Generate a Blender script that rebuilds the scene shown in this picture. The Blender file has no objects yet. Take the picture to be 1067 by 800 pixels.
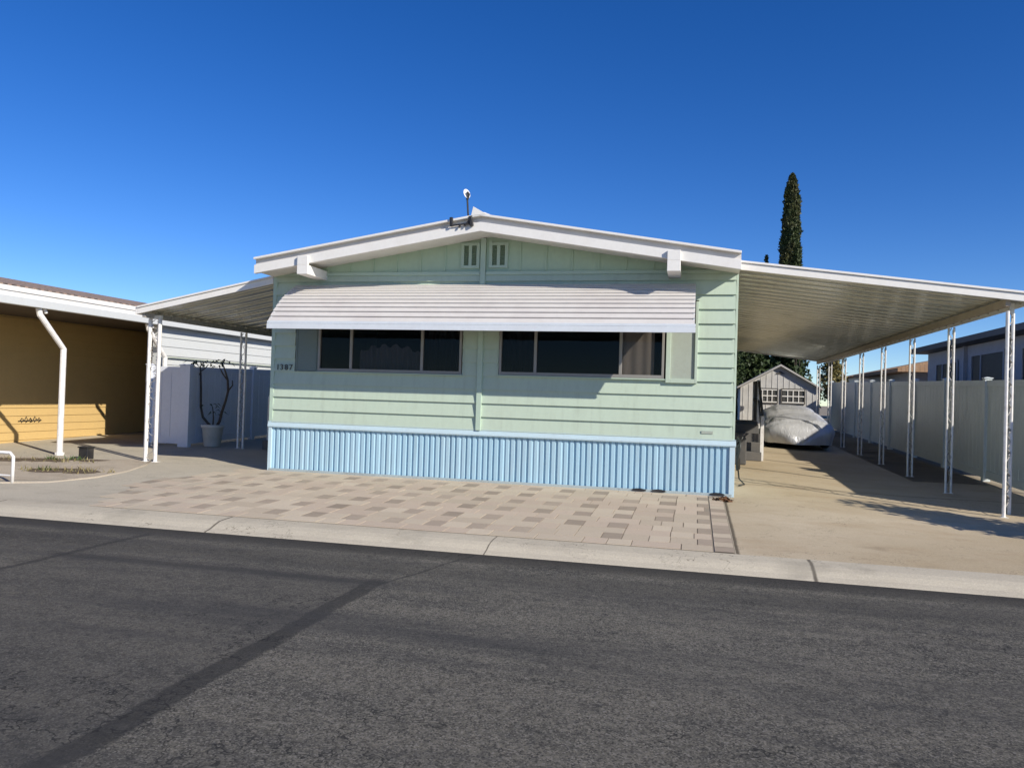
import bpy, bmesh, math, random
from mathutils import Vector, Matrix
R = math.radians
rnd = random.Random(7)
sc = bpy.context.scene
col = sc.collection

# ------------------------------------------------------------------ materials
class NT:
    def __init__(s, name):
        s.m = bpy.data.materials.new(name); s.m.use_nodes = True
        s.t = s.m.node_tree; s.b = s.t.nodes['Principled BSDF']; s.L = s.t.links
        s.tc = s.t.nodes.new('ShaderNodeTexCoord').outputs['Object']
        g = s.t.nodes.new('ShaderNodeNewGeometry')
        s.pos = g.outputs['Position']; s.island = g.outputs['Random Per Island']
    def node(s, k, **kw):
        n = s.t.nodes.new(k)
        for a, v in kw.items(): setattr(n, a, v)
        return n
    def put(s, sock, v):
        if isinstance(v, bpy.types.NodeSocket): s.L.new(v, sock)
        elif isinstance(v, (tuple, list)) and len(v) == 3 and sock.type == 'RGBA': sock.default_value = (*v, 1)
        else: sock.default_value = v
    def math(s, op, a, b=0.0, c=None, clamp=False):
        n = s.node('ShaderNodeMath', operation=op, use_clamp=clamp)
        s.put(n.inputs[0], a); s.put(n.inputs[1], b)
        if c is not None: s.put(n.inputs[2], c)
        return n.outputs[0]
    def map(s, sc_=(1,1,1), loc=(0,0,0), rot=(0,0,0), v=None):
        n = s.node('ShaderNodeMapping'); s.L.new(v or s.pos, n.inputs[0])
        n.inputs['Scale'].default_value = sc_; n.inputs['Location'].default_value = loc; n.inputs['Rotation'].default_value = rot
        return n.outputs[0]
    def noise(s, scale, detail=4, rough=.6, v=None, dist=0):
        n = s.node('ShaderNodeTexNoise'); s.L.new(v or s.pos, n.inputs['Vector'])
        n.inputs['Scale'].default_value = scale; n.inputs['Detail'].default_value = detail
        n.inputs['Roughness'].default_value = rough; n.inputs['Distortion'].default_value = dist
        return n.outputs['Fac']
    def vor(s, scale, feature='F1', v=None, out='Distance'):
        n = s.node('ShaderNodeTexVoronoi', feature=feature); s.L.new(v or s.pos, n.inputs['Vector'])
        n.inputs['Scale'].default_value = scale
        return n.outputs[out]
    def ramp(s, f, a, b, lo=0.0, hi=1.0):
        n = s.node('ShaderNodeMapRange'); s.put(n.inputs[0], f)
        for i, v in zip((1,2,3,4), (a,b,lo,hi)): n.inputs[i].default_value = v
        return n.outputs[0]
    def mix(s, f, a, b, mode='MIX'):
        n = s.node('ShaderNodeMix', data_type='RGBA', blend_type=mode)
        s.put(n.inputs[0], f); s.put(n.inputs[6], a); s.put(n.inputs[7], b)
        return n.outputs[2]
    def xyz(s, v=None):
        n = s.node('ShaderNodeSeparateXYZ'); s.L.new(v or s.pos, n.inputs[0]); return n.outputs
    def bump(s, h, strength=.3, dist=.01):
        n = s.node('ShaderNodeBump'); s.L.new(h, n.inputs['Height'])
        n.inputs['Strength'].default_value = strength; n.inputs['Distance'].default_value = dist
        s.L.new(n.outputs[0], s.b.inputs['Normal'])
    def out(s, c, rough=.6, metal=0, spec=.5):
        s.put(s.b.inputs['Base Color'], c); s.put(s.b.inputs['Roughness'], rough)
        s.b.inputs['Metallic'].default_value = metal; s.b.inputs['Specular IOR Level'].default_value = spec
        return s.m

def paint(name, c, rough=.5, dirt=.25, dirtcol=(.25,.22,.17), metal=0, sc_=1.5, streak=False, spec=.5, bump=.05):
    n = NT(name)
    v = n.map((1,1,.25) if streak else (1,1,1))
    f = n.noise(sc_*2, 6, .65, v); f2 = n.noise(sc_*14, 3, .6, v)
    k = n.math('MULTIPLY', n.ramp(f, .45, .8), dirt)
    c1 = n.mix(k, c, dirtcol)
    c2 = n.mix(n.ramp(f2, .35, .75, 0, .18), c1, tuple(x*.72 for x in c))
    if streak:
        dr = n.noise(1.0, 5, .65, n.map((9,9,.7)))
        c2 = n.mix(n.ramp(dr, .52, .8, 0, .32), c2, tuple(x*.62 for x in dirtcol))
    if bump: n.bump(f2, bump, .01)
    return n.out(c2, n.ramp(f, .3, .8, rough-.08, rough+.12), metal, spec)

def m_asphalt():
    n = NT('asphalt')
    X, Y, Z = n.xyz()
    big = n.noise(.55, 5, .6); mid = n.noise(2.0, 6, .7, n.map((.4,1.6,1)))
    fine = n.noise(90, 4, .85); med = n.noise(34, 6, .85)
    ag = n.vor(125, out='Color')
    agv = n.node('ShaderNodeSeparateColor'); n.L.new(ag, agv.inputs[0]); agb = agv.outputs[1]; agv = agv.outputs[0]
    base = n.mix(n.ramp(big, .3, .7), (.100,.094,.076), (.165,.153,.124))
    base = n.mix(n.ramp(mid, .45, .72, 0, .8), base, (.19,.172,.136))
    base = n.mix(n.ramp(mid, .50, .32, 0, .75), base, (.046,.045,.042))
    base = n.mix(n.ramp(med, .51, .66, 0, .85), base, (.27,.247,.198))
    base = n.mix(n.ramp(med, .49, .34, 0, .85), base, (.016,.016,.015))
    base = n.mix(n.ramp(agv, .62, .95, 0, .75), base, (.27,.25,.215))
    base = n.mix(n.ramp(agb, .6, .9, 0, .7), base, (.015,.015,.016))
    wob = n.math('MULTIPLY_ADD', n.noise(1.6, 3), .10, -.05)
    wob2 = n.math('MULTIPLY_ADD', n.noise(14, 3), .06, -.03)
    xw = n.math('ADD', n.math('ADD', X, wob), wob2); yw = n.math('ADD', n.math('ADD', Y, wob), wob2)
    def band(coord, c0, w, s=.03):
        return n.ramp(n.math('ABSOLUTE', n.math('SUBTRACT', coord, c0)), w+s, w, 0, 1)
    def step(coord, c0, s=.04): return n.ramp(coord, c0-s, c0+s)
    inv = lambda v: n.math('SUBTRACT', 1.0, v)
    patch = n.math('MULTIPLY', n.math('MULTIPLY', step(xw, 1.4), inv(step(xw, 4.38))), inv(step(yw, -5.7)))
    base = n.mix(n.math('MULTIPLY', patch, .28), base, (.070,.066,.060))
    base = n.mix(n.math('MULTIPLY', inv(step(xw, 4.38)), .22), base, (.056,.053,.048))
    ragged = n.ramp(n.noise(7, 4, .7), .25, .55, .45, 1)
    s1 = n.math('MULTIPLY', band(xw, 4.34, .065, .025), inv(step(Y, -5.6, .15)))
    s1b = n.math('MULTIPLY', n.math('MULTIPLY', band(n.math('SUBTRACT', xw, n.math('MULTIPLY', n.math('ADD', Y, 5.7), .28)), 4.42, .010, .012), step(Y, -5.7)), .95)
    s2 = n.math('MULTIPLY', band(xw, 1.41, .022), step(n.math('MULTIPLY', Y, -1), 4.6))
    s3 = n.math('MULTIPLY', n.math('MULTIPLY', n.math('MULTIPLY', band(yw, -5.7, .045, .05), step(xw, 1.3)), inv(step(xw, 4.45))), .8)
    s4 = n.math('MULTIPLY', band(yw, -4.5, .12, .15), .55)
    s5 = n.math('MULTIPLY', band(yw, -5.15, .12, .2), .45)
    for s_ in (s1, s1b, s2, s3, s4, s5):
        base = n.mix(n.math('MULTIPLY', n.math('MULTIPLY', s_, ragged), .85), base, (.030,.029,.027))
    mot = n.noise(7, 6, .8)
    base = n.mix(n.ramp(mot, .52, .68, 0, .45), base, (.145,.135,.115))
    base = n.mix(n.ramp(mot, .48, .34, 0, .5), base, (.032,.032,.033))
    gut = n.math('MULTIPLY', n.ramp(yw, -4.75, -4.4), .7)
    base = n.mix(gut, base, (.028,.026,.024))
    cr = n.math('MULTIPLY', n.ramp(n.math('ABSOLUTE', n.math('SUBTRACT', n.noise(.5, 6, .7), .5)), .004, .0012, 0, .8), n.ramp(n.noise(.3, 2), .5, .56))
    base = n.mix(cr, base, (.012,.012,.012))
    tr = n.noise(1.1, 5, .65, n.map((.2,1.7,1), (3,2,0)))
    base = n.mix(n.ramp(tr, .50, .70, 0, .7), base, (.046,.045,.045))
    n.bump(n.math('ADD', n.math('MULTIPLY', fine, .5), n.math('MULTIPLY', med, .9)), .9, .014)
    return n.out(base, .88, 0, .3)

def m_concrete(name, a, b, stain=(.20,.15,.10), grime=.5, bump=.25, joints=()):
    n = NT(name)
    X, Y, Z = n.xyz()
    big = n.noise(.35, 5, .6); mid = n.noise(1.7, 6, .7, n.map((.6,1.3,1))); fine = n.noise(60, 4, .8); sp = n.vor(95, out='Color')
    spv = n.node('ShaderNodeSeparateColor'); n.L.new(sp, spv.inputs[0]); spv = spv.outputs[0]
    c = n.mix(n.ramp(big, .3, .7), a, b)
    c = n.mix(n.ramp(mid, .5, .8, 0, grime), c, stain)
    c = n.mix(n.ramp(n.noise(4.5, 6, .75), .55, .8, 0, .35), c, tuple(x*.6 for x in a))
    c = n.mix(n.ramp(fine, .55, .3, 0, .35), c, tuple(x*.5 for x in a))
    c = n.mix(n.ramp(spv, .8, 1, 0, .35), c, tuple(min(.8, x*1.4) for x in a))
    wob = n.math('MULTIPLY_ADD', n.noise(6, 3), .02, -.01)
    for ax, p, w in joints:
        co = n.math('ADD', X if ax == 'x' else Y, wob)
        f = n.ramp(n.math('ABSOLUTE', n.math('SUBTRACT', co, p)), w*1.8, w*.6, 0, .8)
        c = n.mix(f, c, (.05,.04,.03))
    cr = n.math('MULTIPLY', n.ramp(n.math('ABSOLUTE', n.math('SUBTRACT', n.noise(.8, 5, .75), .5)), .0035, .0012, 0, .55), n.ramp(n.noise(.5, 2), .48, .56))
    c = n.mix(cr, c, (.07,.055,.04))
    oil = n.math('MULTIPLY', n.ramp(n.noise(1.3, 3, .6, n.map((1,1,1),(5,9,0))), .62, .74, 0, .35), 1.0)
    c = n.mix(oil, c, tuple(x*.45 for x in a))
    n.bump(n.math('ADD', fine, n.math('MULTIPLY', mid, .5)), bump, .006)
    return n.out(c, .88, 0, .25)

def m_pavers():
    n = NT('pavers')
    big = n.noise(1.1, 5, .65); fine = n.noise(70, 4, .8)
    at = n.node('ShaderNodeAttribute', attribute_name='tone').outputs['Fac']
    c = n.mix(n.island, (.60,.51,.385), (.49,.41,.305))
    c = n.mix(n.ramp(n.math('FRACT', n.math('MULTIPLY', n.island, 7.31)), .6, .62, 0, .45), c, (.52,.405,.315))
    d = n.mix(n.island, (.30,.245,.185), (.40,.325,.25))
    c = n.mix(n.ramp(at, .4, .6), c, d)
    c = n.mix(n.ramp(big, .45, .75, 0, .5), c, (.52,.44,.33))
    c = n.mix(n.ramp(fine, .5, .3, 0, .3), c, (.22,.18,.14))
    X, Y, Z = n.xyz()
    wear = n.math('MULTIPLY', n.ramp(X, 1.6, -.6), n.ramp(n.noise(3.2, 5, .7), .42, .62))
    c = n.mix(n.math('MULTIPLY', wear, .75), c, (.47,.42,.33))
    c = n.mix(n.ramp(n.noise(5, 6, .75), .58, .8, 0, .4), c, (.30,.25,.19))
    n.bump(fine, .3, .006)
    return n.out(c, .88, 0, .25)

def m_leaf(name, a, b, c3=None):
    n = NT(name)
    c = n.mix(n.island, a, b)
    if c3: c = n.mix(n.ramp(n.noise(1.1, 3), .5, .62, 0, .7), c, c3)
    n.b.inputs['Transmission Weight'].default_value = 0
    return n.out(c, .6, 0, .3)

def m_shingle(name, a, b):
    n = NT(name)
    br = n.node('ShaderNodeTexBrick'); n.L.new(n.map((1,1,1), v=n.tc), br.inputs['Vector'])
    br.inputs['Scale'].default_value = 3; br.inputs['Mortar Size'].default_value = .02
    br.inputs['Color1'].default_value = (*a,1); br.inputs['Color2'].default_value = (*b,1); br.inputs['Mortar'].default_value = (.06,.045,.04,1)
    f = n.noise(9, 5, .8)
    c = n.mix(n.ramp(f, .4, .7, 0, .6), br.outputs['Color'], (.42,.34,.26))
    n.bump(f, .5, .03)
    return n.out(c, .9)

def m_glass():
    n = NT('window_glass'); t = n.t
    t.nodes.remove(n.b)
    g = n.node('ShaderNodeBsdfGlossy'); g.inputs['Roughness'].default_value = .02; g.inputs[0].default_value = (.8,.85,.9,1)
    tr = n.node('ShaderNodeBsdfTransparent'); tr.inputs[0].default_value = (.62,.62,.62,1)
    fr = n.node('ShaderNodeFresnel'); fr.inputs[0].default_value = 1.45
    mx = n.node('ShaderNodeMixShader'); n.L.new(n.math('MULTIPLY', fr.outputs[0], .3), mx.inputs[0])
    n.L.new(tr.outputs[0], mx.inputs[1]); n.L.new(g.outputs[0], mx.inputs[2])
    n.L.new(mx.outputs[0], t.nodes['Material Output'].inputs[0])
    return n.m

def m_fabric_cover():
    n = NT('silver_cover')
    f = n.noise(3, 6, .7, n.map((2,1,.6))); w = n.noise(7, 4, .6, n.map((1.5,.6,.5)), 1.5)
    c = n.mix(n.ramp(f, .3, .7), (.66,.67,.69), (.50,.505,.52))
    n.bump(w, .4, .05)
    return n.out(c, .38, .35)

def m_underside():
    n = NT('pan_metal')
    X, Y, Z = n.xyz()
    st = n.noise(1.2, 5, .7, n.map((.5,3,1))); f = n.noise(2.5, 6, .7)
    c = n.mix(n.ramp(st, .35, .7, 0, .6), (.72,.72,.62), (.52,.515,.43))
    c = n.mix(n.ramp(f, .55, .8, 0, .5), c, (.22,.18,.13))
    n.bump(st, .06, .01)
    return n.out(c, n.ramp(f, .3, .7, .13, .24), .55, .8)

M = {}
M['asphalt'] = m_asphalt()
M['drive'] = m_concrete('driveway_concrete', (.42,.335,.215), (.56,.475,.345), (.36,.25,.15), .6, .2, (('y', 1.6, .014), ('x', 7.195, .016)))
M['lot'] = m_concrete('left_concrete', (.45,.405,.32), (.52,.47,.37), (.22,.19,.15), .45, .2)
M['curb'] = m_concrete('curb_concrete', (.49,.44,.345), (.56,.50,.385), (.26,.22,.17), .4, .5, (('x', 1.84, .010), ('x', 4.85, .005), ('x', 7.82, .013), ('x', -1.2, .01), ('x', 10.9, .012)))
M['foot'] = m_concrete('footing_concrete', (.33,.40,.42), (.40,.46,.46))
M['ground'] = m_concrete('ground_dirt', (.26,.22,.16), (.34,.29,.22))
M['dirt'] = m_concrete('bed_dirt', (.50,.435,.34), (.40,.335,.255), (.20,.155,.11), .75, 1.0)
M['gravelband'] = m_concrete('bed_mulch', (.17,.13,.09), (.10,.075,.055), (.05,.04,.03), .8, 1)
M['pavers'] = m_pavers()
M['joint'] = paint('paver_joint_sand', (.30,.25,.19), .9, .3)
M['green'] = paint('mint_siding', (.465,.56,.455), .62, .16, (.38,.42,.33), sc_=1.1, streak=True, bump=.12)
M['green2'] = paint('mint_trim', (.44,.56,.455), .55, .2, (.3,.33,.27))
M['gable'] = paint('gable_green', (.43,.56,.42), .6, .2, (.3,.36,.27))
M['blue'] = paint('blue_skirt', (.37,.56,.675), .42, .4, (.40,.46,.48), sc_=1.4, streak=True, bump=.1)
M['bluetrim'] = paint('pale_blue_trim', (.50,.64,.70), .5, .3, (.4,.45,.48))
M['white'] = paint('white_paint', (.80,.78,.74), .45, .18, (.42,.36,.28), streak=False)
M['roofwhite'] = paint('white_roof_metal', (.80,.77,.72), .45, .3, (.5,.42,.33))
M['awning'] = paint('awning_metal', (.64,.61,.575), .45, .5, (.46,.41,.39), sc_=.8, bump=.05)
M['awntrim'] = paint('awning_valance', (.66,.70,.74), .4, .2, (.4,.4,.4))
M['post'] = paint('post_paint', (.82,.80,.77), .45, .5, (.30,.25,.20), sc_=6)
M['rustpost'] = paint('flaking_paint', (.42,.40,.37), .6, .95, (.12,.085,.06), sc_=9)
M['pan'] = m_underside()
M['beam'] = paint('tan_beam', (.45,.36,.26), .6, .5, (.2,.14,.1))
M['vinyl'] = paint('vinyl_fence', (.66,.70,.68), .4, .15, (.4,.42,.4))
M['vinylb'] = paint('vinyl_fence_bluish', (.70,.73,.80), .4, .15, (.4,.42,.45))
M['tan'] = paint('tan_siding', (.58,.40,.165), .6, .2, (.35,.22,.1), bump=.1)
M['cream'] = paint('cream_siding', (.56,.58,.58), .55, .15, (.5,.45,.38))
M['ceil'] = paint('dark_ceiling', (.07,.05,.035), .8, .3)
M['shingle'] = m_shingle('brown_shingle', (.30,.20,.15), (.22,.155,.125))
M['orangeroof'] = m_shingle('rust_roof', (.42,.24,.12), (.36,.2,.1))
M['darkroof'] = paint('dark_roof_edge', (.05,.048,.055), .6, .3)
M['greywall'] = paint('grey_wall', (.40,.385,.40), .7, .25, (.2,.2,.2))
M['frame'] = paint('window_frame_metal', (.30,.285,.26), .5, .3, metal=.3)
M['frameG'] = paint('frame_green', (.46,.55,.45), .5, .2)
M['shutterD'] = paint('shutter_green_dark', (.15,.20,.19), .6, .2)
M['shutterL'] = paint('shutter_grey_green', (.36,.40,.34), .8, .25, sc_=5)
M['louver'] = paint('louver_green', (.20,.27,.18), .7, .2)
M['glass'] = m_glass()
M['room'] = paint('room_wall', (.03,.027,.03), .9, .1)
M['curtain_or_reflection'] = paint('curtain_tan', (.72,.62,.53), .9, .2)
M['reflected_lines'] = paint('reflected_lines_grey', (.30,.28,.33), .9, .1)  # colour of the pleats that imitate lines mirrored in the glass
M['black'] = paint('black_plastic', (.018,.018,.02), .5, .2)
M['darkgrey'] = paint('weathered_dark_wood', (.09,.085,.08), .8, .4)
M['step'] = paint('step_carpet', (.13,.125,.12), .9, .4)
M['shed'] = paint('shed_siding', (.56,.55,.53), .75, .4, (.2,.18,.16))
M['shedroof'] = paint('shed_roof', (.45,.43,.40), .8, .4)
M['cover'] = m_fabric_cover()
M['rubber'] = paint('tyre_rubber', (.02,.02,.02), .8, .2)
M['ceramic'] = paint('pot_ceramic', (.58,.57,.53), .5, .4)
M['bark'] = paint('bark', (.07,.055,.045), .9, .4)
M['soil'] = paint('soil', (.05,.04,.03), .95, .3)
M['cyp'] = m_leaf('cypress_leaf', (.026,.045,.016), (.058,.078,.024), (.075,.070,.028))
M['treeleaf'] = m_leaf('tree_leaf', (.022,.040,.014), (.060,.085,.028))
M['shrubleaf'] = m_leaf('shrub_leaf', (.03,.06,.018), (.09,.14,.04))
M['dry'] = m_leaf('dry_grass', (.30,.24,.12), (.16,.15,.06))
M['deadleaf'] = m_leaf('dead_leaf', (.16,.07,.03), (.09,.045,.02))
M['yellowleaf'] = m_leaf('yellow_leaf', (.20,.16,.05), (.12,.11,.04))
M['brass'] = paint('number_black', (.03,.03,.03), .4, .1)
M['dish'] = paint('dish_white', (.75,.76,.78), .35, .2)
M['hose'] = paint('hose_black', (.02,.022,.02), .4, .1)

# ------------------------------------------------------------------ mesh helpers
def gz(x, y):
    z = .0211*min(y, 30)
    def ss(t): t = max(0, min(1, t)); return t*t*(3-2*t)
    return z - .06*ss((x-7.6)/3)*ss((y+3.8)/2.6)

class MB:
    def __init__(s): s.v = []; s.f = []; s.smooth = False; s.tone = []
    def face(s, pts, tone=0):
        i = len(s.v); s.v += [tuple(p) for p in pts]; s.f.append(tuple(range(i, i+len(pts)))); s.tone.append(tone); return s
    def raw(s, v, f):
        i = len(s.v); s.v += [tuple(p) for p in v]; s.f += [tuple(k+i for k in q) for q in f]; s.tone += [0]*len(f); return s
    def box(s, x0, x1, y0, y1, z0, z1):
        v = [(x0,y0,z0),(x1,y0,z0),(x1,y1,z0),(x0,y1,z0),(x0,y0,z1),(x1,y0,z1),(x1,y1,z1),(x0,y1,z1)]
        return s.raw(v, [(0,3,2,1),(4,5,6,7),(0,1,5,4),(1,2,6,5),(2,3,7,6),(3,0,4,7)])
    def prism(s, prof, axis, a, b):
        """closed 2D profile extruded along axis ('x','y','z') from a to b; profile in the other two coords in order"""
        def P(p, t):
            return {'x': (t,p[0],p[1]), 'y': (p[0],t,p[1]), 'z': (p[0],p[1],t)}[axis]
        n = len(prof); v = [P(p,a) for p in prof]+[P(p,b) for p in prof]
        f = [(i,(i+1)%n,n+(i+1)%n,n+i) for i in range(n)]+[tuple(range(n))[::-1], tuple(range(n,2*n))]
        return s.raw(v, f)
    def tube(s, pts, r, seg=8, cap=True):
        pts = [Vector(p) for p in pts]; rs = r if isinstance(r, (list,tuple)) else [r]*len(pts)
        v = []; f = []
        up = Vector((0,0,1)); prev = None
        for i, p in enumerate(pts):
            d = (pts[min(i+1,len(pts)-1)]-pts[max(i-1,0)]).normalized()
            a = prev if prev is not None else (Vector((1,0,0)) if abs(d.z) > .9 else up)
            a = (a - d*a.dot(d)).normalized(); prev = a; b = d.cross(a)
            for k in range(seg):
                t = 2*math.pi*k/seg; v.append(p+rs[i]*(math.cos(t)*a+math.sin(t)*b))
        for i in range(len(pts)-1):
            for k in range(seg):
                f.append((i*seg+k, i*seg+(k+1)%seg, (i+1)*seg+(k+1)%seg, (i+1)*seg+k))
        if cap: f += [tuple(range(seg))[::-1], tuple(range((len(pts)-1)*seg, len(pts)*seg))]
        return s.raw(v, f)
    def lathe(s, prof, c, seg=24):
        v = []; f = []
        for r, z in prof:
            for k in range(seg):
                t = 2*math.pi*k/seg; v.append((c[0]+r*math.cos(t), c[1]+r*math.sin(t), c[2]+z))
        for i in range(len(prof)-1):
            for k in range(seg):
                f.append((i*seg+k, i*seg+(k+1)%seg, (i+1)*seg+(k+1)%seg, (i+1)*seg+k))
        return s.raw(v, f)
    def build(s, name, mat, parent=None, bevel=0, smooth=False, recalc=True):
        me = bpy.data.meshes.new(name)
        o = off = Vector((0,0,0))
        if parent is not None:
            p = parent
            while p is not None: off = off + Vector(p.location); p = p.parent
        me.from_pydata([tuple(Vector(p)-off) for p in s.v], [], s.f)
        me.materials.append(M[mat]); me.update()
        if any(s.tone):
            a = me.attributes.new('tone', 'FLOAT', 'FACE')
            for i, t in enumerate(s.tone): a.data[i].value = t
        if recalc:
            bm = bmesh.new(); bm.from_mesh(me)
            bmesh.ops.recalc_face_normals(bm, faces=bm.faces); bm.to_mesh(me); bm.free()
        if smooth:
            for p in me.polygons: p.use_smooth = True
        o = bpy.data.objects.new(name, me); col.objects.link(o)
        if parent is not None: o.parent = parent
        if bevel:
            b = o.modifiers.new('bevel', 'BEVEL'); b.width = bevel; b.segments = 2; b.limit_method = 'ANGLE'
        return o

def tag(o, label=None, cat=None, group=None, kind=None):
    if label: o['label'] = label
    if cat: o['category'] = cat
    if group: o['group'] = group
    if kind: o['kind'] = kind
    return o
def thing(name, loc, label, cat, group=None):
    o = bpy.data.objects.new(name, None); col.objects.link(o); o.location = loc; o.empty_display_size = .2
    bpy.context.view_layer.update()
    return tag(o, label, cat, group)
def copy_tree(o, parent=None):
    c = o.copy(); col.objects.link(c); c.parent = parent
    for ch in [k for k in bpy.data.objects if k.parent == o]: copy_tree(ch, c)
    return c

def sheet(x0, x1, y0, y1, dz, nx, ny, fz=gz):
    m = MB(); v = []; f = []
    for j in range(ny+1):
        for i in range(nx+1):
            x = x0+(x1-x0)*i/nx; y = y0+(y1-y0)*j/ny; v.append((x, y, fz(x,y)+dz))
    for j in range(ny):
        for i in range(nx):
            a = j*(nx+1)+i; f.append((a, a+1, a+nx+2, a+nx+1))
    return m.raw(v, f)

# ------------------------------------------------------------------ setting
RZ = -.17
tag(sheet(-400, 400, -4.6, 500, -.06, 2, 60, lambda x,y: .0211*min(y,30) if y > -4.5 else -.2).build('ground', 'ground'), kind='structure')
tag(sheet(-400, 400, -60, -16, 0, 2, 2, lambda x,y: -.19).build('verge', 'ground'), kind='structure')
m = MB(); n_ = 24
for i in range(n_):
    ya, yb = -16.2+(11.95)*i/n_, -16.2+(11.95)*(i+1)/n_
    def rz(y): return RZ + .04*math.sin(math.pi*min(1,max(0,(y+16.2)/11.95)))**.8 * .5
    m.face([(-120,ya,rz(ya)-.0), (120,ya,rz(ya)), (120,yb,rz(yb)), (-120,yb,rz(yb))])
tag(m.build('road', 'asphalt'), kind='structure')
# rolled kerb
prof = [(-3.82,-.079),(-3.95,-.084),(-4.06,-.092),(-4.14,-.112),(-4.22,-.145),(-4.30,-.163),(-4.34,-.18),(-4.34,-.4),(-3.82,-.4)]
tag(MB().prism(prof, 'x', -60, 60).build('curb', 'curb', smooth=False), kind='structure')
# concrete
tag(sheet(7.18, 11.85, -3.815, 20, 0, 30, 60).build('driveway', 'drive'), kind='structure')
tag(sheet(-16, 7.18, -3.815, 20, 0, 20, 40).build('concrete_apron', 'lot'), kind='structure')
tag(sheet(11.85, 40, -3.815, 20, -.01, 10, 20).build('side_yard', 'ground'), kind='structure')

# pavers: hopscotch of large and small blocks
def left_edge(y):
    if y < -1.9: t = (y+3.82)/1.92; return .1 + t*(-1.0) + .06*math.sin(y*9)
    t = (y+1.9)/1.8; return -.9+t*.62 + .06*math.sin(y*9)
def pave():
    """dark oblong setts on a regular grid, light eight-sided stones locked between them"""
    m = MB(); PX_, PY_ = .48, .60; a, b = .105, .15; g = .0035
    def poly(P, tone, jit=.0015):
        n = len(P); c = Vector((sum(p[0] for p in P)/n, sum(p[1] for p in P)/n))
        if c.x < left_edge(c.y) or c.x > 6.97 or not -3.83 < c.y < -.0: return
        Q = []
        for p in P:
            d = Vector(p)-c; d = d*(1-g*2/max(.05, d.length)); q = c+d
            q.x = min(q.x, 6.965); q.y = max(-3.808, min(-.03, q.y)); Q.append(q)
        h = .006+jit*(rnd.random()-.5)*2; tx, ty = (rnd.random()-.5)*.012, (rnd.random()-.5)*.012
        top = [(q.x, q.y, gz(q.x,q.y)+.004+h+(q.x-c.x)*tx+(q.y-c.y)*ty) for q in Q]; lo = [(q.x, q.y, gz(q.x,q.y)+.003) for q in Q]
        m.raw(top+lo, [tuple(range(n))]+[(k,(k+1)%n,n+(k+1)%n,n+k) for k in range(n)])
        for k in range(n+1): m.tone[-1-k] = tone
    for i in range(-4, 18):
        for j in range(-8, 3):
            def D(u, v, sx, sy): return ((5.97+(i+u-12)*PX_)+sx*a, (-1.0+(j+v)*PY_)+sy*b)
            poly([D(0,0,-1,-1),D(0,0,1,-1),D(0,0,1,1),D(0,0,-1,1)], 1 if rnd.random() > .06 else .3)
            poly([D(0,0,1,-1),D(1,0,-1,-1),D(1,0,-1,1),D(0,0,1,1)], 0)
            cx0 = 5.97+(i-12)*PX_+.10+(.12 if j % 2 else 0); cy0 = -1.0+j*PY_+b
            if (i+j) % 3 == 0:
                poly([(cx0,cy0),(cx0+.24,cy0),(cx0+.24,cy0+.30),(cx0,cy0+.30)], 0); poly([(cx0+.24,cy0),(cx0+.48,cy0),(cx0+.48,cy0+.30),(cx0+.24,cy0+.30)], 0)
            else: poly([(cx0,cy0),(cx0+.48,cy0),(cx0+.48,cy0+.30),(cx0,cy0+.30)], 0)
    y = -3.81                       # border course by the driveway
    while y < -.05:
        d = .235; P = [(6.985,y+.004),(7.165,y+.004),(7.165,min(y+d,-.03)-.004),(6.985,min(y+d,-.03)-.004)]
        if P[2][1]-P[0][1] > .03: m.face([(p,q,gz(p,q)+.010) for p,q in P], 1 if rnd.random() < .45 else 0)
        y += d
    return m
tag(pave().build('paver_patio', 'pavers', recalc=True), kind='structure')
m = MB()
ys = [-3.812+ (3.80)*k/20 for k in range(21)]
for a, b in zip(ys, ys[1:]):
    m.face([(left_edge(a)-.02,a,gz(0,a)+.004),(7.175,a,gz(7,a)+.004),(7.175,b,gz(7,b)+.004),(left_edge(b)-.02,b,gz(0,b)+.004)])
tag(m.build('patio_joint_bed', 'joint'), kind='structure')

# dirt beds in the left yard
def blob(name, mat, pts, dz, bumpy=.015, sub=4):
    """closed outline (x,y) smoothed, filled as a fan of rings"""
    P = []
    n = len(pts)
    for i in range(n):
        p0, p1, p2, p3 = [Vector(pts[(i+k-1)%n]) for k in range(4)]
        for s in range(sub):
            t = s/sub
            P.append(.5*((2*p1)+(-p0+p2)*t+(2*p0-5*p1+4*p2-p3)*t*t+(-p0+3*p1-3*p2+p3)*t**3))
    c = sum(P, Vector((0,0)))/len(P); v = []; f = []; K = 7
    for r in range(K):
        s = 1-r/K
        for p in P:
            q = c+(p-c)*s*(1+ (rnd.random()-.5)*.05)
            v.append((q.x, q.y, gz(q.x,q.y)+dz+(0 if r == 0 else bumpy*rnd.random())))
    v.append((c.x,c.y,gz(c.x,c.y)+dz+bumpy)); N = len(P)
    for r in range(K-1):
        for k in range(N): f.append((r*N+k, r*N+(k+1)%N, (r+1)*N+(k+1)%N, (r+1)*N+k))
    for k in range(N): f.append(((K-1)*N+k, (K-1)*N+(k+1)%N, K*N))
    return tag(MB().raw(v, f).build(name, mat, smooth=True), kind='structure')
blob('dirt_bed', 'dirt', [(-2.75,.35),(-2.1,-.5),(-1.85,-1.3),(-2.0,-2.2),(-3.2,-2.6),(-4.6,-1.9),(-5.5,-.6),(-4.3,.05),(-3.4,.15)], .004)
blob('mulch_strip', 'gravelband', [(-3.1,.05),(-4.0,-.25),(-5.0,-.6),(-6.6,-.75),(-6.8,-1.05),(-5.2,-1.05),(-4.2,-.75),(-3.3,-.3)], .012, .02)
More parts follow.
